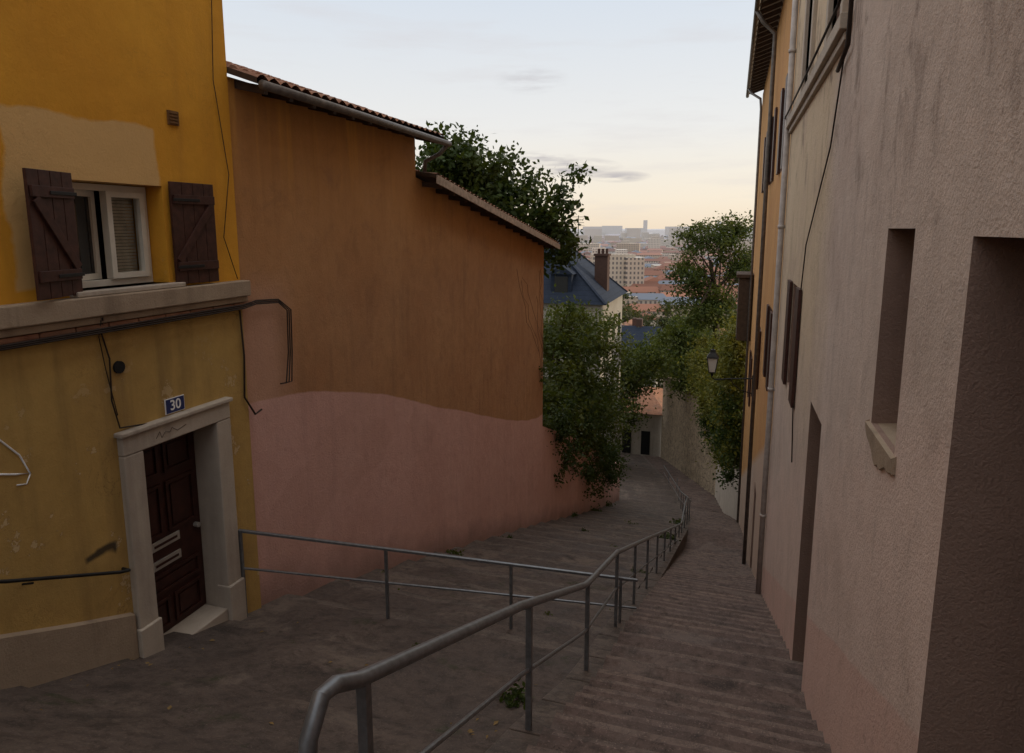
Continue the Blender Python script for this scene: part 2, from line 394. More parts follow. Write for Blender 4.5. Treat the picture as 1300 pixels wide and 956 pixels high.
rect_frame(mb,fx-.06,fx,4.63,5.62,-.545,.41,.06)
rect_frame(mb,fx-.05,fx+.03,5.12,5.56,-.48,.35,.055)
mb.box(fx-.02,fx-.015,5.17,5.51,-.43,.30,3)
Mx=Matrix.Translation((fx,4.70,0))@Matrix.Rotation(math.radians(14),4,'Z')
rect_frame(mb,-.05,.0,0,.42,-.48,.35,.055,0,Mx);mb.box(-.03,-.025,.05,.37,-.43,.30,1,Mx)
for k in range(23): mb.box(fx-.10,fx-.085,5.17,5.52,-.43+k*.032,-.43+k*.032+.027,2)
mb.box(fx-.2,fx-.19,4.66,4.82,-.5,.38,2)
mb.build('window',[M_pvc,M_glass,M_curtain,M_cglass],yh)
def shutter(name,y,z0,z1,w,ang,side):
    mb=MB();M=Matrix.Translation((WX+.03,y,0))@Matrix.Rotation(math.radians(ang),4,'Z')
    n=4;bw=w/n
    for k in range(n):
        a=k*bw*side;b=(k+1)*bw*side-.006*side
        mb.box(0,.03,min(a,b),max(a,b),z0+random.uniform(-.004,.004),z1,0,M)
    for zz in (z0+.14,z1-.22): 
        mb.box(.031,.055,min(.02*side,(w-.02)*side),max(.02*side,(w-.02)*side),zz,zz+.09,0,M)
    p=M@Vector((.043,.04*side,z0+.24));q=M@Vector((.043,(w-.06)*side,z1-.23))
    mb.beam(p,q,.022,.08,0,up=(0,0,1))
    for zz in (z0+.18,z1-.18): mb.beam(M@Vector((.06,0,zz)),M@Vector((.06,w*.6*side,zz)),.006,.03,1)
    mb.build(name,[M_brown,M_iron],yh,bevel=.004)
shutter('shutter_1',4.58,-.575,.47,.52,14,-1)
shutter('shutter_2',5.68,-.575,.47,.58,-3,1)
mb=MB();zb=-5.0
mb.box(WX-.33,WX+.07,4.83,5.06,zb,-2.16,0);mb.box(WX-.33,WX+.07,6.08,6.30,zb,-2.16,0);mb.box(WX-.33,WX+.072,4.83,6.30,-2.158,-1.97,0)
mb.box(WX-.02,WX+.10,4.80,6.33,-1.968,-1.92,0)
mb.box(WX-.09,WX+.10,4.81,5.075,zb,-3.95,0);mb.box(WX-.09,WX+.10,6.065,6.32,zb,-4.15,0)
mb.box(WX-.29,WX+.05,5.08,6.06,zb,-4.42,0)
mb.build('door_surround',M_lime,yh,bevel=.012)
mb=MB();dx=WX-.30
mb.box(dx-.01,dx+.03,5.065,6.075,-4.42,-2.165,0)
for (ya,yb2,za,zb2) in [(5.14,5.53,-2.62,-2.26),(5.60,6.0,-2.62,-2.26),(5.14,5.53,-3.30,-2.72),(5.60,6.0,-3.30,-2.72),(5.14,6.0,-3.95,-3.72),(5.14,5.53,-4.36,-4.02),(5.60,6.0,-4.36,-4.02)]:
    rect_frame(mb,dx+.031,dx+.055,ya,yb2,za,zb2,.035);mb.box(dx+.031,dx+.045,ya+.07,yb2-.07,za+.06,zb2-.06,0)
for zz in (-3.44,-3.66):
    mb.box(dx+.032,dx+.05,5.34,5.74,zz,zz+.10,1);mb.box(dx+.051,dx+.056,5.38,5.70,zz+.035,zz+.065,0)
mb.tube([(dx+.03,5.99,-3.38),(dx+.09,5.99,-3.38)],.03,10,1)
mb.build('door',[M_door,M_plate],yh,bevel=.006)
mb=MB();mb.box(WX+.002,WX+.012,5.43,5.69,-1.905,-1.745,1);mb.box(WX+.012,WX+.016,5.438,5.682,-1.898,-1.752,0)
mb.build('number_plaque',[M_blue,M_white],yh)
cu=bpy.data.curves.new('number_30','FONT');cu.body='30';cu.size=.15;cu.align_x='CENTER';cu.align_y='CENTER';cu.extrude=.001;cu.offset=.002
to=bpy.data.objects.new('number_30',cu);COL.objects.link(to);to.location=(WX+.018,5.56,-1.825);to.rotation_euler=(math.radians(90),0,math.radians(90));cu.materials.append(M_white);to.parent=yh
mb=MB();gx=WX+.004
mb.tube([(gx,3.55,-1.42),(gx,3.72,-1.62),(gx,3.90,-1.84),(gx,3.97,-2.02),(gx,3.86,-1.99),(gx,3.6,-1.90)],.008,5)
mb.tube([(gx,3.97,-2.02),(gx,3.93,-2.10),(gx,3.85,-2.08)],.006,5)
mb.build('white_scribble',M_white,yh,True)
mb=MB();gx=WX+.075
mb.tube([(gx,5.22,-2.09),(gx,5.27,-2.03),(gx,5.29,-2.10),(gx,5.34,-2.05),(gx,5.40,-2.07),(gx,5.43,-2.03),(gx,5.50,-2.08),(gx,5.62,-2.05)],.003,4)
mb.build('black_scribble',M_cable,yh,True)
mb=MB()
ys=[-4,-2,0,2,3.5,4.2,4.8];pr=[(y,gl(y)+.48) for y in ys]
for a,b in zip(pr[:-1],pr[1:]):
    mb.add([(WX+.05,a[0],-9),(WX+.05,b[0],-9),(WX+.05,b[0],b[1]),(WX+.05,a[0],a[1]),(WX,a[0],a[1]+.02),(WX,b[0],b[1]+.02)],[(0,1,2,3),(3,2,5,4)],0)
mb.build('plinth',M_plinth,yh)
mb=MB()
mb.box(WX+.002,WX+.02,5.77,5.91,1.04,1.18,0)
for k in range(4): mb.box(WX+.02,WX+.03,5.78,5.90,1.055+k*.032,1.070+k*.032,0)
mb.build('vent_grille',simple('rusty_vent',(.16,.08,.03)),yh)
mb=MB();mb.tube([(WX+.001,4.92,-1.30),(WX+.025,4.92,-1.30)],.06,16);mb.build('round_vent',M_dark,yh)
mb=MB()
mb.tube([(WX+.10,4.72,-.80),(WX+.02,4.76,-.95),(WX+.02,4.82,-1.2),(WX+.02,4.80,-1.6),(WX+.02,4.86,-1.88),(WX+.02,5.2,-1.93),(WX+.02,5.38,-1.93)],.008,6)
mb.tube([(WX+.10,4.70,-.82),(WX+.02,4.73,-.98),(WX+.02,4.77,-1.3),(WX+.03,4.84,-1.75)],.005,6)
for dzz in (0,.02,.04):
    mb.tube([(WX+.10,-1,-.93+dzz*.6),(WX+.10,3,-.94+dzz*.6),(WX+.10,5.5,-.93+dzz),(WX+.11,6.6,-.92+dzz),(WX+.05,6.9,-.90+dzz),(WX+.03,7.35,-.93+dzz),(WX+.03,7.52+dzz*2,-1.05),(WX+.03,7.5+dzz*2,-1.6),(WX+.03,7.42+dzz*3,-2.0),(WX+.03,7.3,-1.98)],.009,6)
mb.tube([(WX+.03,6.62,-.95),(WX+.02,6.66,-1.5),(WX+.02,6.62,-2.0),(WX+.03,6.78,-2.25),(WX+.03,6.9,-2.22)],.012,6)
mb.tube([(WX+.02,6.2,4.5),(WX+.02,6.55,3.0),(WX+.02,6.45,1.6),(WX+.02,6.6,.6),(WX+.02,6.45,-.1),(WX+.03,6.62,-.58)],.005,5)
mb.build('cables',M_cable,yh,True)
mb=MB();mb.tube([(WX+.12,1.5,-1.75),(WX+.12,3.6,-2.78),(WX+.12,4.62,-3.22),(WX+.12,4.72,-3.25),(WX+.02,4.74,-3.26)],.016,8)
for y,z in((2.2,-2.1),(3.8,-2.87)): mb.tube([(WX,y,z-.06),(WX+.12,y,z-.03)],.01,6)
mb.build('wall_handrail',M_iron,yh,True)
# ------------------------------------------------------------------ ORANGE HOUSE
oh=empty('orange_house');OX=-5.54
mb=MB()
def lowtop(y): return .95-.155*(y-11.4)
prof=[(6.7,-12),(6.7,1.70),(9,1.70),(11.6,1.70),(11.6,lowtop(11.6)),(16,lowtop(16)),(20.6,lowtop(20.6)),(20.6,-13)]
a=[(OX,y,z) for y,z in prof];b=[(-8.2,y,z) for y,z in prof];n=len(prof)
mb.add(a+b,[tuple(range(n))[::-1],tuple(range(n,2*n))]+[(i,(i+1)%n,(i+1)%n+n,i+n) for i in range(n)],0)
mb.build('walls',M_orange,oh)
def tiled_roof(mb,x0,z0,y0,y1,dzdy,depth,pitch,mi=0,sgn=-1,per=.21):
    ny=int((y1-y0)/per*6);nr=max(2,int(depth/.38))
    rows=[]
    for r in range(nr):
        for e in (0,1):
            s=(r+e)*depth/nr; lift=.035*(1-e)
            rows.append((x0+sgn*s*math.cos(pitch),z0+s*math.sin(pitch)+lift))
    base=len(mb.v)
    for (x,z) in rows:
        for i in range(ny+1):
            y=y0+(y1-y0)*i/ny
            mb.v.append((x,y,z+dzdy*(y-y0)+.035*abs(math.sin(math.pi*(y-y0)/per))*1.4+random.uniform(-.004,.004)))
    for r in range(len(rows)-1):
        for i in range(ny):
            a=base+r*(ny+1)+i;mb.f.append([a,a+1,a+ny+2,a+ny+1]);mb.m.append(mi)
    p=[(x0,y0,z0-.03),(x0,y1,z0-.03+dzdy*(y1-y0))];q=[(x0+sgn*depth*math.cos(pitch),y0,z0-.03+depth*math.sin(pitch)),(x0+sgn*depth*math.cos(pitch),y1,z0-.03+depth*math.sin(pitch)+dzdy*(y1-y0))]
    mb.add([p[0],p[1],q[1],q[0]],[(0,1,2,3)],mi+1)
    mb.add([p[0],q[0],(q[0][0],q[0][1],q[0][2]+.07),(p[0][0],p[0][1],p[0][2]+.07)],[(0,1,2,3)],mi+1)
    mb.add([p[1],q[1],(q[1][0],q[1][1],q[1][2]+.07),(p[1][0],p[1][1],p[1][2]+.07)],[(0,1,2,3)],mi+1)
mb=MB()
tiled_roof(mb,OX+.42,1.62,6.72,11.95,0,4.5,math.radians(19),0)
tiled_roof(mb,OX+.40,.93,11.62,21.0,-.155,4.0,math.radians(9),0)
mb.build('roof',[M_tile,M_darkwood],oh)
mb=MB()
y=6.9
while y<11.9:
    mb.beam((OX-.02,y,1.64),(OX+.40,y,1.55),.07,.09,0);y+=.48
y=11.9
while y<20.9:
    z=.86-.155*(y-11.62);mb.beam((OX-.02,y,z-.0),(OX+.38,y,z-.05),.07,.09,0);y+=.62
mb.build('rafters',M_darkwood,oh)
mb=MB();mb.beam((OX+.41,11.62,.88),(OX+.41,21.0,.88-.155*9.38),.025,.15,0)
mb.build('fascia',M_wood,oh)
mb=MB();mb.tube([(OX+.50,6.70,1.57),(OX+.50,9,1.56),(OX+.50,12.0,1.53)],.055,10)
mb.tube([(OX+.50,11.9,1.5),(OX+.35,11.9,1.35),(OX+.08,11.85,1.22),(OX+.06,11.85,.98)],.04,10)
mb.build('gutter',M_zinc,oh,True)
gw=empty('pink_garden_wall');mb=MB()
n=18;tp=[]
for i in range(n+1):
    y=20.6+(38-20.6)*i/n; x=OX+.0+ .25*math.sin(math.pi*i/n)
    z=interp(y,[(20.6,-6.3),(28,-9.2),(35.5,-12.6),(38,-13.4)]);tp.append((x,y,z))
for a,b in zip(tp[:-1],tp[1:]):
    mb.add([(a[0],a[1],-20),(b[0],b[1],-20),b,a,(a[0]-.35,a[1],a[2]),(b[0]-.35,b[1],b[2]),(a[0]-.35,a[1],-20),(b[0]-.35,b[1],-20)],[(0,1,2,3),(3,2,5,4),(4,5,7,6)],0)
x,y,z=tp[-1];mb.add([(x,y,-20),(x-.35,y,-20),(x-.35,y,z),(x,y,z)],[(0,1,2,3)],0)
mb.build('wall',M_orange,gw)
# ------------------------------------------------------------------ RIGHT HOUSES
rh=empty('beige_house');RX=.9
mb=MB()
holes=[(1.5,3.13,-2.95,-.03,.45),(4.04,4.70,-1.22,0.0,.38),(6.9,7.85,-5.25,-1.85,.4),(10.0,10.9,-2.3,-.8,.2),(7.4,8.4,1.95,3.8,.2),(10.3,11.3,1.95,3.8,.2)]
wall_holes(mb,RX,-4,13.5,-10,9,holes,.4,1,0,1,2)
mb.box(1.6,9,-4,13.48,-10,8.99,0)
mb.add([(RX,-4,-10),(1.6,-4,-10),(1.6,-4,9),(RX,-4,9)],[(0,1,2,3)],0)
mb.add([(RX,13.5,-10),(1.6,13.5,-10),(1.6,13.5,9),(RX,13.5,9)],[(0,1,2,3)],0)
mb.box(RX-.3,9.3,-4.1,13.5,9.0,9.2,0)
mb.build('walls',[M_beige,M_reveal,M_dark],rh)
mb=MB()
mb.box(RX-.10,RX+.02,6.9,13.45,1.72,1.86,0);mb.box(RX-.05,RX+.02,6.95,13.4,1.64,1.717,0)
for (a,b) in((7.4,8.4),(10.3,11.3)):
    mb.box(RX-.05,RX+.05,a-.16,a,1.863,3.96,0);mb.box(RX-.05,RX+.05,b,b+.16,1.863,3.96,0);mb.box(RX-.05,RX+.05,a-.003,b+.003,3.803,3.96,0)
mb.build('window_surrounds',M_lime,rh,bevel=.01)
mb=MB()
for (a,b,z0,z1) in((7.4,8.4,1.97,3.8),(10.3,11.3,1.97,3.8),(10.0,10.9,-2.3,-.8)):
    mid=(a+b)/2
    for (p,q) in((a+.01,mid-.005),(mid+.005,b-.01)):
        rect_frame(mb,RX+.06,RX+.10,p,q,z0,z1,.05)
        z=z0+.06
        while z<z1-.08: mb.box(RX+.065,RX+.09,p+.05,q-.05,z,z+.035);z+=.055
mb.build('louvred_shutters',M_brown,rh)
mb=MB()
mb.box(RX-.05,RX-.01,10.95,11.4,-2.35,-.78);mb.box(RX-.05,RX-.01,9.5,9.96,-2.35,-.78)
mb.build('open_shutters',M_brown,rh)
# broken sill: chipped slab with a ragged lower edge
mb=MB();pf=[];yy=3.98;k=0
dep=[.09,.10,.12,.11,.14,.17,.16,.19,.17,.13,.11,.10,.08]
while yy<4.77:
    pf.append((yy,-1.225-dep[k%13]));yy+=.064;k+=1
xo=RX-.028
for (p,q) in zip(pf[:-1],pf[1:]):
    mb.add([(xo,p[0],-1.225),(xo,q[0],-1.225),(xo+.012,q[0],q[1]),(xo+.012,p[0],p[1]),(RX+.36,p[0],-1.195),(RX+.36,q[0],-1.195),(RX+.02,p[0],p[1]-.015),(RX+.02,q[0],q[1]-.015)],[(0,3,2,1),(0,1,5,4),(3,6,7,2)],0)
p=pf[0];q=pf[-1]
mb.add([(xo,p[0],-1.225),(xo+.012,p[0],p[1]),(RX+.02,p[0],p[1]),(RX+.02,p[0],-1.2)],[(0,1,2,3)],0)
mb.add([(xo,q[0],-1.225),(xo+.012,q[0],q[1]),(RX+.02,q[0],q[1]),(RX+.02,q[0],-1.2)],[(0,1,2,3)],0)
mb.build('broken_sill',M_plinth,rh)
mb=MB()
rect_frame(mb,RX+.40,RX+.44,1.55,3.10,-2.95,-.06,.12);mb.box(RX+.43,RX+.445,1.6,3.05,-2.9,-.1)
for k in range(3): mb.box(RX+.39,RX+.42,1.7+k*.45,1.7+k*.45+.36,-2.7,-1.5)
rect_frame(mb,RX+.33,RX+.38,6.93,7.82,-5.2,-1.88,.10);mb.box(RX+.36,RX+.395,6.95,7.8,-5.2,-1.9)
mb.build('doors',M_door,rh)
mb=MB();mb.box(RX-.02,RX+.45,6.9,7.85,-6,gr(7.85)+.12);mb.box(RX-.02,RX+.45,1.5,3.13,-6,gr(1.5)-.3);mb.build('door_steps',M_nose,rh)
mb=MB()
mb.tube([(RX-.07,13.35,8.9),(RX-.07,13.35,-3.5),(RX-.07,13.35,-7.2)],.05,10)
for z in (6,3,0,-3,-5.5): mb.tube([(RX-.07,13.35,z),(RX-.07,13.35,z+.06)],.062,10)
mb.build('downpipe',M_pipe,rh,True)
mb=MB()
mb.tube([(RX-.02,6.6,3.9),(RX-.03,6.55,2.2),(RX-.02,7.6,.8),(RX-.02,9.3,-.2),(RX-.03,9.8,-1.6),(RX-.02,9.2,-3.0)],.008,6)
mb.tube([(RX-.03,5.6,6.5),(RX-.03,5.9,3.9),(RX-.06,6.4,2.35),(RX-.12,6.9,1.92),(RX-.12,10,1.90),(RX-.12,13.4,1.91)],.014,6)
mb.tube([(RX-.03,6.75,5.0),(RX-.04,6.75,1.55),(RX-.04,7.3,1.45)],.02,6)
mb.build('cables',M_cable,rh,True)

r2=empty('ochre_house');RX2=.93
mb=MB()
holes=[(15.5,16.5,1.2,3.0,.2),(19.5,20.5,1.2,3.0,.2),(24,25,1.2,3.0,.2),(16,17,-3.5,-1.8,.2),(21,22,-4.6,-2.9,.2),(26.5,27.5,-6.5,-4.7,.2),(18.2,19.2,-9.9,-6.9,.3)]
wall_holes(mb,RX2,13.5,32,-17,5.6,holes,.25,1,0,1,2)
mb.add([(RX2,32,-17),(9,32,-17),(9,32,5.6),(RX2,32,5.6)],[(0,1,2,3)],0)
mb.box(1.6,9,13.52,31.98,-17,5.59,0)
mb.build('walls',[M_ochre,M_reveal,M_dark],r2)
mb=MB();tiled_roof(mb,.38,5.72,13.52,32.4,0,6,math.radians(20),0,1)
mb.build('roof',[M_tile,M_darkwood],r2)
mb=MB();y=13.7
while y<32.3: mb.beam((RX2+.02,y,5.80),(.42,y,5.62),.09,.12);y+=.6
mb.build('rafters',M_darkwood,r2)
mb=MB();mb.tube([(.32,13.52,5.66),(.32,32.4,5.62)],.07,10)
mb.tube([(.32,30.5,5.6),(.45,30.2,5.35),(.78,29.5,5.0),(.82,29.4,4.6),(.82,29.4,-12.5)],.05,8)
mb.tube([(.32,20.0,5.6),(.5,20.0,5.3),(.80,20.0,5.0),(.80,20.0,4.5),(.80,20.0,-9.8)],.055,8)
mb.build('gutter',M_zinc,r2,True)
mb=MB()
for (a,b,z0,z1) in [(h[0],h[1],h[2],h[3]) for h in holes[:6]]:
    mb.box(RX2-.06,RX2-.012,a-.5,a-.02,z0,z1);mb.box(RX2-.06,RX2-.012,b+.02,b+.5,z0,z1)
mb.build('shutters',M_brown,r2)
mb=MB();mb.box(.35,RX2-.012,29.5,31.5,-4.6,-2.0);mb.box(.25,RX2-.01,29.4,31.6,-1.995,-1.85);mb.build('bay_box',M_darkwood,r2,bevel=.02)

# ------------------------------------------------------------------ right stone garden wall
sg=empty('stone_garden_wall');mb=MB()
path=[(1.0,32),(.75,35),(.3,38),(-.25,43),(-1.6,47.5),(-2.9,52),(-4.1,56),(-5.2,60.4)]
def wtop(y): return interp(y,[(32,-8.6),(38,-10.5),(43,-11.0),(50,-11.6),(56,-12.2),(60,-13)])
for a,b in zip(path[:-1],path[1:]):
    mi=1 if a[1]<42 else 0
    A=(a[0],a[1]);B=(b[0],b[1]);za,zb=wtop(a[1]),wtop(b[1])
    mb.add([(*A,-24),(*B,-24),(*B,zb),(*A,za),(A[0]+.5,A[1],za),(B[0]+.5,B[1],zb)],[(0,1,2,3),(3,2,5,4)],mi)
    mb.add([(A[0]-.06,A[1],za+.002),(B[0]-.06,B[1],zb+.002),(B[0]-.06,B[1],zb+.12),(A[0]-.06,A[1],za+.12),(A[0]+.56,A[1],za+.12),(B[0]+.56,B[1],zb+.12)],[(0,1,2,3),(3,2,5,4)],0)
mb.build('wall',[M_stonewall,M_lime],sg)

# ------------------------------------------------------------------ RAILINGS
cr_=empty('central_railing');mb=MB()
HR=[(1.75,-1.50),(1.95,-1.60),(3.93,-2.43),(6.1,-3.43),(6.3,-3.50),(8.2,-4.08),(8.4,-4.17),(12,-5.62),(16,-7.25),(20,-8.87),(23.2,-10.15),(23.6,-10.22),(25.5,-10.30),(32,-12.65),(38,-14.75),(48,-16.8)]
def hz(y): return interp(y,HR)
mb.tube([(-1.2,1.62,-2.45),(-1.2,1.62,-1.75),(-1.2,1.64,-1.60),(-1.2,1.72,-1.50),(-1.2,1.80,-1.515)]+[(xc(y),y,z) for y,z in HR[1:]],.030,12)
mb.tube([(xc(y),y,z-.50) for y,z in HR[1:]],.015,8)
for y in [1.98,4.15,6.25,8.2,10.1,12,14,16,18,20,22,23.6,25.5,27.5,29.5,31.5,33.5,35.5,37.5,40,43,46]:
    mb.box(xc(y)-.02,xc(y)+.02,y-.02,y+.02,min(gl(y),gr(y))-.2,hz(y)-.01)
mb.build('rails_and_posts',M_metal,cr_,True)
for o in (cr_.children): 
    md=o.modifiers.new('es','EDGE_SPLIT');md.split_angle=math.radians(40)
cs=empty('landing_railing');mb=MB()
A=Vector((-5.45,6.32,-3.56));B=Vector((-.98,8.55,-4.62))
mb.beam(A,B,.045,.03);mb.beam(A+Vector((.0,0,-.48)),B+Vector((0,0,-.40)),.03,.02)
for f in (0.004,.345,.66,.955):
    p=A.lerp(B,f);mb.box(p.x-.018,p.x+.018,p.y-.018,p.y+.018,gl(p.y)-.25,p.z-.016)
mb.build('rails_and_posts',M_metal,cs,bevel=.003)
# ------------------------------------------------------------------ LAMP
lp=empty('street_lamp');lx,ly,lz=-.45,24.8,-4.72
mb=MB()
def ring(r,z): return [(lx+r*math.cos(math.pi/4+k*math.pi/2),ly+r*math.sin(math.pi/4+k*math.pi/2),z) for k in range(4)]
def frust(r0,z0,r1,z1,mi):
    mb.add(ring(r0,z0)+ring(r1,z1),[(3,2,1,0),(4,5,6,7),(0,1,5,4),(1,2,6,5),(2,3,7,6),(3,0,4,7)],mi)
frust(.15,lz-.30,.25,lz+.20,1);frust(.30,lz+.20,.27,lz+.25,0);frust(.28,lz+.25,.11,lz+.42,0);frust(.13,lz+.42,.10,lz+.50,0);frust(.03,lz+.50,.012,lz+.62,0)
frust(.17,lz-.34,.165,lz-.30,0);frust(.05,lz-.44,.08,lz-.34,0)
for p,q in zip(ring(.155,lz-.30),ring(.258,lz+.20)): mb.beam(p,q,.025,.025,0,up=(.3,.7,.1))
mb.tube([(lx,ly,lz-.42),(lx,ly,lz-.52),(lx+.12,ly,lz-.58),(lx+.6,ly,lz-.52),(RX2,ly,lz-.46)],.025,8,0)
mb.tube([(RX2-.02,ly,lz-1.0),(lx+1.0,ly,lz-.9),(lx+.75,ly,lz-.72),(lx+.62,ly,lz-.52)],.018,8,0)
mb.box(RX2-.03,RX2-.002,ly-.05,ly+.05,lz-1.1,lz-.35,0)
mb.build('lantern_and_bracket',[M_iron,M_lglass],lp)

# ------------------------------------------------------------------ SLATE ROOF HOUSE (hipped)
sh=empty('slate_roof_house');mb=MB()
y0,y1=44,53;rx,ex=-12.0,-7.9;zr,ze=-.9,-4.9
mb.box(-17,ex,y0,y1,-24,ze,0)
mb.build('walls',M_cream,sh)
mb=MB();o=.3
mb.add([(-17-o,y0-o,ze),(ex+o,y0-o,ze),(ex+o,y1+o,ze),(-17-o,y1+o,ze),(rx-.6,y0+3,zr),(rx,y0+3,zr),(rx,y1-3,zr),(rx-.6,y1-3,zr)],
  [(0,1,5,4),(1,2,6,5),(2,3,7,6),(3,0,4,7),(4,5,6,7),(3,2,1,0)],0)
for (p,q) in(((ex+o,y0-o,ze+.03),(rx,y0+3,zr+.03)),((rx,y0+3,zr+.03),(rx,y1-3,zr+.03)),((ex+o,y1+o,ze+.03),(rx,y1-3,zr+.03))):
    mb.beam(p,q,.2,.1,0)
mb.box(-11.4,-10.0,44.3,46.0,-4.6,-3.0,0);mb.add([(-11.55,44.15,-3),(-9.85,44.15,-3),(-9.85,46.4,-3),(-11.55,46.4,-3),(-10.7,44.15,-2.35),(-10.7,46.4,-2.35)],[(0,1,4),(1,2,5,4),(2,3,5),(3,0,4,5)],0)
mb.box(-11.15,-10.25,44.27,44.297,-4.4,-3.15,1)
mb.build('roof',[M_slate,M_glass],sh)
mb=MB();mb.box(-9.1,-8.2,47.6,48.5,-5.0,-1.9);mb.box(-9.18,-8.12,47.52,48.58,-1.9,-1.75)
for k in range(3): mb.tube([(-8.9+k*.28,48.05,-1.75),(-8.9+k*.28,48.05,-1.4)],.1,8)
mb.build('chimney',M_brick,sh)
mb=MB();mb.tube([(-10.4,48,-2.5),(-10.4,48,.9)],.03,6)
for z,w in((.8,.5),(.6,.35),(.4,.4)): mb.tube([(-10.4-w,48,z),(-10.4+w,48,z)],.018,5)
mb.build('antenna',M_iron,sh)
mb=MB()
for yy in (45.5,48.5,51.0):
    for zz in(-8,-12): mb.box(ex,ex+.03,yy,yy+1.0,zz,zz+1.7)
for xx in (-15,-12,-9.4):
    for zz in(-8,-12): mb.box(xx,xx+1,y0-.03,y0-.002,zz,zz+1.7)
mb.build('windows',M_glass,sh)
bh=empty('beige_corner_house');mb=MB()
mb.box(-16,-5.0,60.5,70,-26,-16.4,0);mb.build('walls',M_lime,bh)
mb=MB();mb.add([(-16.3,60.1,-16.4),(-4.7,60.1,-16.4),(-4.7,70.4,-16.4),(-16.3,70.4,-16.4),(-14,65,-15.0),(-7,65,-15.0)],[(0,1,5,4),(1,2,5),(2,3,4,5),(3,0,4),(3,2,1,0)],0);mb.build('roof',M_tile,bh)
mb=MB()
for x in(-10.2,-8.7,-7.0): mb.box(x,x+.8,60.46,60.5,-20.3,-18.1)
mb.build('doors_and_windows',M_dark,bh)

def house(name,x0,x1,y0,y1,zb,ze,zr,wm,rm,axis='x'):
    e=empty(name);mb=MB();mb.box(x0,x1,y0,y1,zb,ze);mb.build('walls',wm,e);mb=MB();o=.4
    if axis=='x':
        ym=(y0+y1)/2;mb.add([(x0-o,y0-o,ze),(x1+o,y0-o,ze),(x1+o,y1+o,ze),(x0-o,y1+o,ze),(x0,ym,zr),(x1,ym,zr)],[(0,1,5,4),(1,2,5),(2,3,4,5),(3,0,4),(3,2,1,0)])
    else:
        xm=(x0+x1)/2;mb.add([(x0-o,y0-o,ze),(x1+o,y0-o,ze),(x1+o,y1+o,ze),(x0-o,y1+o,ze),(xm,y0,zr),(xm,y1,zr)],[(0,1,4),(1,2,5,4),(2,3,5),(3,0,4,5),(3,2,1,0)])
    mb.build('roof',rm,e)
    mb=MB()
    k=x0+1
    while k<x1-1.2:
        z=ze-2.2
        while z>zb+2: mb.box(k,k+.9,y0-.03,y0-.002,z,z+1.5);z-=3
        k+=2.4
    k=y0+1
    while k<y1-1.2:
        z=ze-2.2
        while z>zb+2: mb.box(x1+.002,x1+.03,k,k+.9,z,z+1.5);mb.box(x0-.03,x0-.002,k,k+.9,z,z+1.5);z-=3
        k+=2.6
    mb.build('windows',M_dark,e)
    mb=MB();mb.box((x0+x1)/2+1,(x0+x1)/2+1.8,(y0+y1)/2-.3,(y0+y1)/2+.9,ze,zr+1.0);mb.build('chimney',M_brick,e)
house('blue_roof_house',-18,-9,92,104,-34,-17.5,-13.8,M_cream,M_slate)
house('tiled_roof_house',-33,-21,100,112,-36,-17,-14,M_cream,M_tile)
house('tiled_roof_house.001',-24,-13,125,137,-40,-21,-18,M_cream,M_tile,'y')
house('tiled_roof_house.002',-6,4,118,130,-36,-21,-18,M_cream,M_tile,'y')

# ------------------------------------------------------------------ TREES
tree('cherry_tree',(-7.8,21.9,-6),(-7.6,21.6,1.2),.2,[(-8.3,21.5,1.6,2.1,1.8,1.2),(-6.9,21.9,.8,2.0,1.6,1.1),(-5.9,22.3,-.4,1.0,1.2,.9),(-8.8,21,2.2,.9,1,.8),(-5.6,21.6,1.78,1.1,.5,.18)],150,95,.55,.19,M_lfA)
tree('garden_tree',(-7.0,27.5,-12),(-6.8,27.5,-4.5),.2,[(-6.7,27.5,-4.7,1.8,2.4,1.9),(-6.3,27,-7.4,1.7,3.2,2.0),(-5.6,30.5,-8.2,1.5,3,2.0),(-6.2,24.2,-6.9,1.1,1.8,1.9),(-5.7,31,-5.4,1.5,1.8,1.5)],330,95,.6,.17,M_lfB)
e=empty('climbing_vine');foliage('leaves',[(-5.35,24.3,-8.0,.45,2.6,1.3),(-5.2,28,-9.9,.45,2.6,1.4),(-5.2,31.5,-11.3,.5,2.8,1.2),(-5.3,22,-6.4,.3,1.2,.9),(-5.45,20.7,-4.4,.1,.22,1.6)],120,90,.4,.13,M_lfA,e)
mb=MB()
for k in range(6):
    y=20.2+random.uniform(-.5,.3);x=OX+.03;z=-5+random.uniform(0,1.5);p=[(x,y,z)]
    for j in range(9):
        y+=random.uniform(-.55,.25);z+=random.uniform(.2,.5);p.append((x,y,z))
        if z>-1.3 or y<15:break
    mb.tube(p,.004,4)
mb.build('bare_stems',M_bark,e)
tree('locust_tree',(-.2,47,-12),(-1.2,46.5,-2),.22,[(-1.6,46.5,-.9,2.0,2.0,1.1),(-.1,47,-.2,1.9,1.8,.8),(-2.4,46,-3.1,1.5,2,1.2),(.6,47,-2.5,1.8,2,1.5),(-1.2,45.5,-5.0,2.2,2,1.5)],200,80,.65,.20,M_lfB,22,.5)
tree('roadside_tree',(-3.0,54,-16),(-3.4,54,-8),.2,[(-3.0,54,-8.4,2.0,2.2,2.0),(-2.2,52,-10.5,2.2,3,2.0),(-5.0,58,-10.8,2.0,2.2,2.0)],170,80,.7,.25,M_lfB)
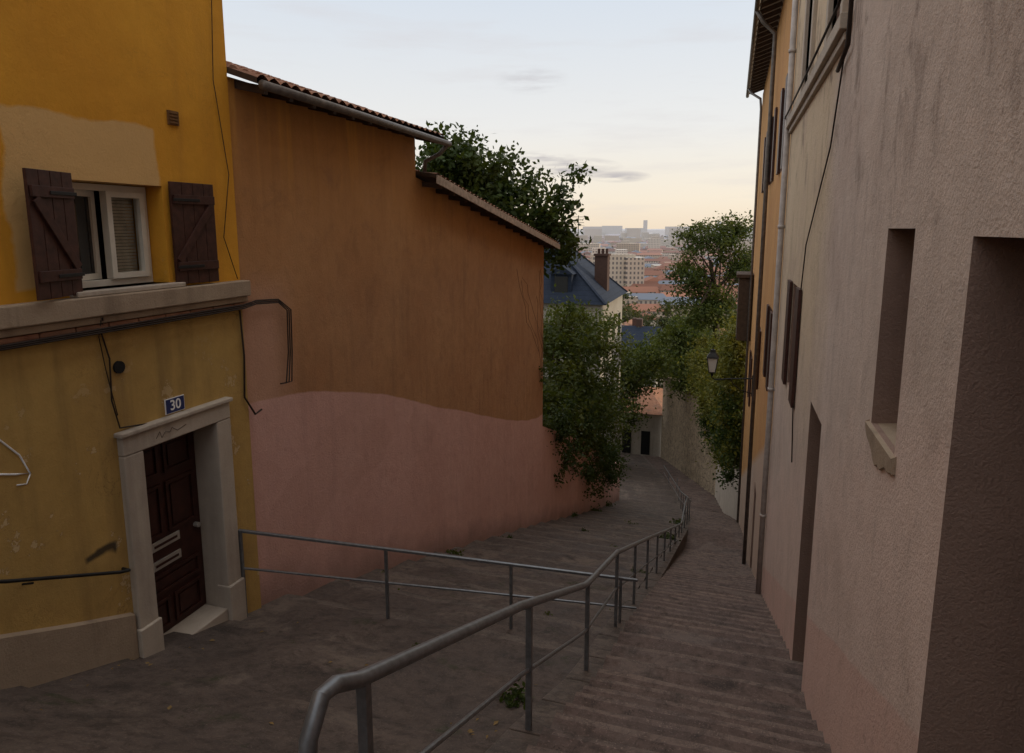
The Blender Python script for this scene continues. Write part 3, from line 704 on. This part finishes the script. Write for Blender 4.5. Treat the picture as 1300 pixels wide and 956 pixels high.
e=empty('ivy');foliage('leaves',[(.6,34,-7.6,.9,2.0,2.4),(.2,38,-8.0,1.0,2.6,2.6),(-.5,42,-9.0,1.0,2.6,2.4),(-1.0,45.5,-9.0,1.2,2.0,2.4),(.75,33.5,-10.2,.4,1.4,1.4),(.3,37.5,-11.6,.4,1.8,1.4),(1.2,36,-5.2,1.2,2.6,1.4),(.55,33.2,-5.6,.7,1.0,1.4)],540,90,.5,.17,M_lfC,e,.5)
foliage('leaves_shaded',[(.7,33.6,-9.2,.7,1.5,1.9),(.1,38.5,-10.8,.6,2.2,1.9),(-.7,43,-11.8,.6,2,1.5),(.6,32.8,-11,.35,.9,1.3)],150,90,.45,.16,M_lfA,e,.5)  # shaded part of the ivy: shade put in as darker leaf colour
tree('cypress_tree',(1.6,38,-9),(1.6,38,.5),.15,[(1.6,38,-2.4,.75,.75,3.4)],60,110,.35,.13,M_lfA,4,.5)
tree('garden_tree.001',(-9,56.5,-21),(-9,56.5,-14),.2,[(-8.2,57,-12.5,2.2,2,2.4),(-10.5,57,-12.0,2,2,2.6),(-7.6,57.5,-15.5,1.4,1.5,1.6)],130,80,.8,.25,M_lfB)
tree('garden_tree.002',(-6.0,72,-22),(-6.0,72,-14),.25,[(-6.5,72,-13.6,3.2,3,3.0),(-3,72,-12,3.5,3,3.2),(-9.5,74,-15,2.4,3,2),(-8.0,73,-18.0,2.8,2,3.2),(-5.5,71.5,-18.5,2,1,3)],260,70,.9,.35,M_lfB)
e=empty('distant_trees');foliage('leaves',[(-60+k*11+random.uniform(-4,4),195+random.uniform(-22,22),-26+random.uniform(-2,1.5),8,8,7) for k in range(11)]+[(-45+k*9,150+random.uniform(-10,10),-31,6,6,5) for k in range(7)],700,50,2.2,1.0,M_lfD,e)
foliage('leaves_slope',[(8+k*9,90+k*14,-20-k*1.2,6,7,6) for k in range(6)]+[(-22+k*7,82,-24,4.5,4,4) for k in range(4)],260,60,1.6,.7,M_lfD,e)
WD=[(-1.75,5.6,.16),(-3.9,7.3,.10),(-5.35,9.5,.12),(-5.3,12.5,.16),(-1.5,9.6,.10),(-1.5,13.5,.2),(-2.6,17,.13),(.8,6.2,.07),(.82,10.3,.10),(-5.25,16,.14),(-1.5,21,.25),(-4.0,20,.14),(-5.1,24,.25),(-1.5,27,.3),(-3.2,6.5,.07),(-4.6,8.6,.09),(-5.35,7.1,.08),(-2.3,8.9,.08),(-5.2,28,.3),(-5.2,32,.35),(-3.0,24,.2)]
for i,(x,y,s) in enumerate(WD):
    foliage('weed_clump' if i==0 else 'weed_clump.%03d'%i,[(x,y,gl(y)+s*.35,s*1.1,s*1.1,s*.4)],14,14,s*.45,s*.4,M_lfB)
# dry leaves and grit lying on the steps
def litter(name,n,mat):
    mb=MB()
    for k in range(n):
        y=random.uniform(2.5,22);sd=random.random()
        if sd<.6: x=random.choice([-5.4+random.expovariate(3),-1.4-random.expovariate(3),random.uniform(-5.3,-1.5)]);z=gl(y)
        else: x=random.choice([.9-random.expovariate(4),random.uniform(-1,.9)]);z=gr(y)
        s=random.uniform(.015,.04);a=random.uniform(0,6.28)
        c,sn=math.cos(a)*s,math.sin(a)*s
        z+=.035
        mb.add([(x-c,y-sn,z),(x+sn*.5,y-c*.5,z+.006),(x+c,y+sn,z+.002),(x-sn*.5,y+c*.5,z+.009)],[(0,1,2,3)],0)
    mb.build(name,mat)
litter('fallen_leaves',420,simple('dry_leaf',(.20,.13,.05),.8,0,.5,3))
# ------------------------------------------------------------------ CITY
m=NT('city_walls');g=m.n('ShaderNodeNewGeometry');r=g.outputs['Random Per Island'];X,Y,Z=m.xyz()
rp=m.n('ShaderNodeValToRGB');m.put(rp.inputs[0],r)
cc=[(0,(.46,.36,.27)),(.25,(.58,.50,.40)),(.5,(.52,.40,.30)),(.75,(.62,.56,.48)),(1,(.62,.60,.56))]
for i in range(3): rp.color_ramp.elements.new(.5)
es=rp.color_ramp.elements
for i,(p,c) in enumerate(cc): es[i].position=p
for i,(p,c) in enumerate(cc): es[i].color=(*c,1)
zz=m.math('FRACT',m.math('MULTIPLY',Z,.31));xx=m.math('FRACT',m.math('MULTIPLY',m.math('ADD',X,m.math('MULTIPLY',Y,.7)),.33))
wn=m.math('MULTIPLY',m.math('GREATER_THAN',zz,.45),m.math('GREATER_THAN',xx,.55))
col=m.mix(m.math('MULTIPLY',wn,.8),rp.outputs[0],(.08,.08,.09))
M_cw=m.fin(m.mix(m.mr(Y,500,4500,.0,.8),col,(.64,.62,.62)))  # aerial haze painted into the wall colour, growing with distance
m=NT('city_roofs');g=m.n('ShaderNodeNewGeometry');r=g.outputs['Random Per Island'];X,Y,Z=m.xyz()
col=m.mix(r,(.14,.065,.045),(.34,.16,.105));col=m.mix(m.math('GREATER_THAN',m.math('FRACT',m.math('MULTIPLY',r,7.3)),.74),col,(.16,.18,.22))
M_cr=m.fin(m.mix(m.mr(Y,500,4500,.0,.85),col,(.50,.52,.57)))  # roof colour carries the same painted distance haze
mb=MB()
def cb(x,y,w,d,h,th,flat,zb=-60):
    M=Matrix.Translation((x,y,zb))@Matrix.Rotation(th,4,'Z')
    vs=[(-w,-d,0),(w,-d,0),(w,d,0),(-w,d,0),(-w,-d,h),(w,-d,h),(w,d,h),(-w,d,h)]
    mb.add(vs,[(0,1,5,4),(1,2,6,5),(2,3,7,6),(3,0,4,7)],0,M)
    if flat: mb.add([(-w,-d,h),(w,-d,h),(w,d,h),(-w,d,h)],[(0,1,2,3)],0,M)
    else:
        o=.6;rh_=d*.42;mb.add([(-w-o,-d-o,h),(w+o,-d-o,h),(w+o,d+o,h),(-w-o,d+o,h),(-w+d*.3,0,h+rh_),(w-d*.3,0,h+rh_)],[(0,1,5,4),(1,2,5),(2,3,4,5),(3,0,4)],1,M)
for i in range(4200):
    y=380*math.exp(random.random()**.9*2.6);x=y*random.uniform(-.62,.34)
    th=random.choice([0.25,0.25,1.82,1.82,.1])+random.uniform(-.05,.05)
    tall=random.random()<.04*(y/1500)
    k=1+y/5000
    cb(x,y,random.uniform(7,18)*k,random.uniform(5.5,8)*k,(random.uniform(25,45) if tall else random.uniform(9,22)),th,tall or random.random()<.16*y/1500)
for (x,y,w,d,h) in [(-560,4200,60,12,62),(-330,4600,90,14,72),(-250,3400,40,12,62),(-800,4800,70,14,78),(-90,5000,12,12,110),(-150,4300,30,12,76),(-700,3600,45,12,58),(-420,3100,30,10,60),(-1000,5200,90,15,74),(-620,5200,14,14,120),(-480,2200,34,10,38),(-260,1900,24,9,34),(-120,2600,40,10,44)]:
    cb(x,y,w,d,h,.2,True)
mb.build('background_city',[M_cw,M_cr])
e=empty('city_trees');foliage('leaves',[(random.uniform(-.5,.1)*y,y,-50,26,10,7) for y in [420,520,640,760,900,1100,1350,1600,430,560,700,850,1000,1250]],420,30,6,3.2,M_lfD,e)

# ------------------------------------------------------------------ SKY, SUN, CAMERA
w=bpy.data.worlds.new('World');S.world=w;w.use_nodes=True;t=w.node_tree;t.nodes.clear()
N=t.nodes.new;LK=t.links.new
out=N('ShaderNodeOutputWorld');bg=N('ShaderNodeBackground');sky=N('ShaderNodeTexSky')
sky.sky_type='NISHITA';sky.sun_disc=False;sky.sun_elevation=math.radians(8);sky.sun_rotation=math.radians(62)
sky.air_density=1.0;sky.dust_density=1.6;sky.ozone_density=1.2;sky.altitude=200
tc=N('ShaderNodeTexCoord');sep=N('ShaderNodeSeparateXYZ');LK(tc.outputs['Generated'],sep.inputs[0])
rp=N('ShaderNodeValToRGB');LK(sep.outputs[2],rp.inputs[0]);e=rp.color_ramp.elements
vv=[(0.0,(.86,.72,.56)),(.04,(.88,.78,.65)),(.14,(.80,.785,.77)),(.32,(.65,.71,.79)),(.55,(.95,.96,1.0)),(1,(1.4,1.34,1.28))]  # overhead sky, out of view, raised above the horizon to brighten the walls
while len(e)<len(vv): e.new(.5)
for i,(p,c) in enumerate(vv): e[i].position=p
for i,(p,c) in enumerate(vv): e[i].color=(*c,1)
vs=N('ShaderNodeVectorMath');vs.operation='SCALE';LK(rp.outputs[0],vs.inputs[0]);vs.inputs[3].default_value=10.2
mxv=N('ShaderNodeMix');mxv.data_type='RGBA';mxv.inputs[0].default_value=.82;LK(sky.outputs[0],mxv.inputs[6]);LK(vs.outputs[0],mxv.inputs[7])
mp=N('ShaderNodeMapping');mp.inputs['Scale'].default_value=(2.2,2.2,18);LK(tc.outputs['Generated'],mp.inputs[0])
ns=N('ShaderNodeTexNoise');ns.inputs['Scale'].default_value=1.9;ns.inputs['Detail'].default_value=6;ns.inputs['Roughness'].default_value=.6
LK(mp.outputs[0],ns.inputs['Vector'])
mr=N('ShaderNodeMapRange');LK(ns.outputs[0],mr.inputs[0]);mr.inputs[1].default_value=.52;mr.inputs[2].default_value=.74;mr.inputs[4].default_value=.3
mx=N('ShaderNodeMix');mx.data_type='RGBA';LK(mr.outputs[0],mx.inputs[0]);LK(mxv.outputs[2],mx.inputs[6]);mx.inputs[7].default_value=(5.6,5.3,5.4,1)
def M2(op,a,b=None):
    nd=N('ShaderNodeMath');nd.operation=op
    for i,q in enumerate((a,b)):
        if q is None: continue
        if hasattr(q,'is_output'): LK(q,nd.inputs[i])
        else: nd.inputs[i].default_value=q
    return nd.outputs[0]
mp2=N('ShaderNodeMapping');mp2.inputs['Scale'].default_value=(9,9,55);LK(tc.outputs['Generated'],mp2.inputs[0])
n2=N('ShaderNodeTexNoise');n2.inputs['Scale'].default_value=2.0;n2.inputs['Detail'].default_value=6;LK(mp2.outputs[0],n2.inputs['Vector'])
ratio=M2('DIVIDE',sep.outputs[0],M2('MAXIMUM',sep.outputs[1],.05))
tot=None
for (cx,cz,wx,wz,am) in [(-.225,.085,.075,.015,1.0),(-.160,.072,.05,.009,.9),(-.29,.20,.06,.02,.4),(-.27,.098,.05,.012,.8)]:
    dx_=M2('DIVIDE',M2('SUBTRACT',ratio,cx),wx);dz_=M2('DIVIDE',M2('SUBTRACT',sep.outputs[2],cz),wz)
    r2_=M2('ADD',M2('MULTIPLY',dx_,dx_),M2('MULTIPLY',dz_,dz_))
    f=M2('MULTIPLY',M2('MAXIMUM',M2('SUBTRACT',1.0,r2_),0.0),am)
    tot=f if tot is None else M2('MAXIMUM',tot,f)
nm=N('ShaderNodeMapRange');LK(n2.outputs[0],nm.inputs[0]);nm.inputs[1].default_value=.38;nm.inputs[2].default_value=.6
cf=M2('MULTIPLY',M2('MULTIPLY',tot,nm.outputs[0]),M2('MULTIPLY',M2('GREATER_THAN',sep.outputs[1],0.0),.9))
mx3=N('ShaderNodeMix');mx3.data_type='RGBA';LK(cf,mx3.inputs[0]);LK(mx.outputs[2],mx3.inputs[6]);mx3.inputs[7].default_value=(3.9,3.7,3.9,1)
LK(mx3.outputs[2],bg.inputs[0]);bg.inputs[1].default_value=.12;LK(bg.outputs[0],out.inputs[0])
L=bpy.data.lights.new('sun','SUN');L.energy=2.4;L.angle=math.radians(.5);L.color=(1,.82,.60)
lo=bpy.data.objects.new('sun',L);COL.objects.link(lo)
el=math.radians(8);az=math.radians(62)
d=Vector((math.sin(az)*math.cos(el),math.cos(az)*math.cos(el),math.sin(el)))
lo.rotation_euler=d.to_track_quat('Z','Y').to_euler()
cam=bpy.data.cameras.new('camera');co=bpy.data.objects.new('camera',cam);COL.objects.link(co)
cam.sensor_width=36;cam.lens=24;cam.shift_y=-.0346;cam.clip_end=100000;cam.clip_start=.05
co.location=(0,0,0);co.rotation_euler=(math.radians(90-9.37),0,math.radians(17.7))
S.camera=co
S.view_settings.view_transform='Standard';S.view_settings.look='None';S.view_settings.exposure=0
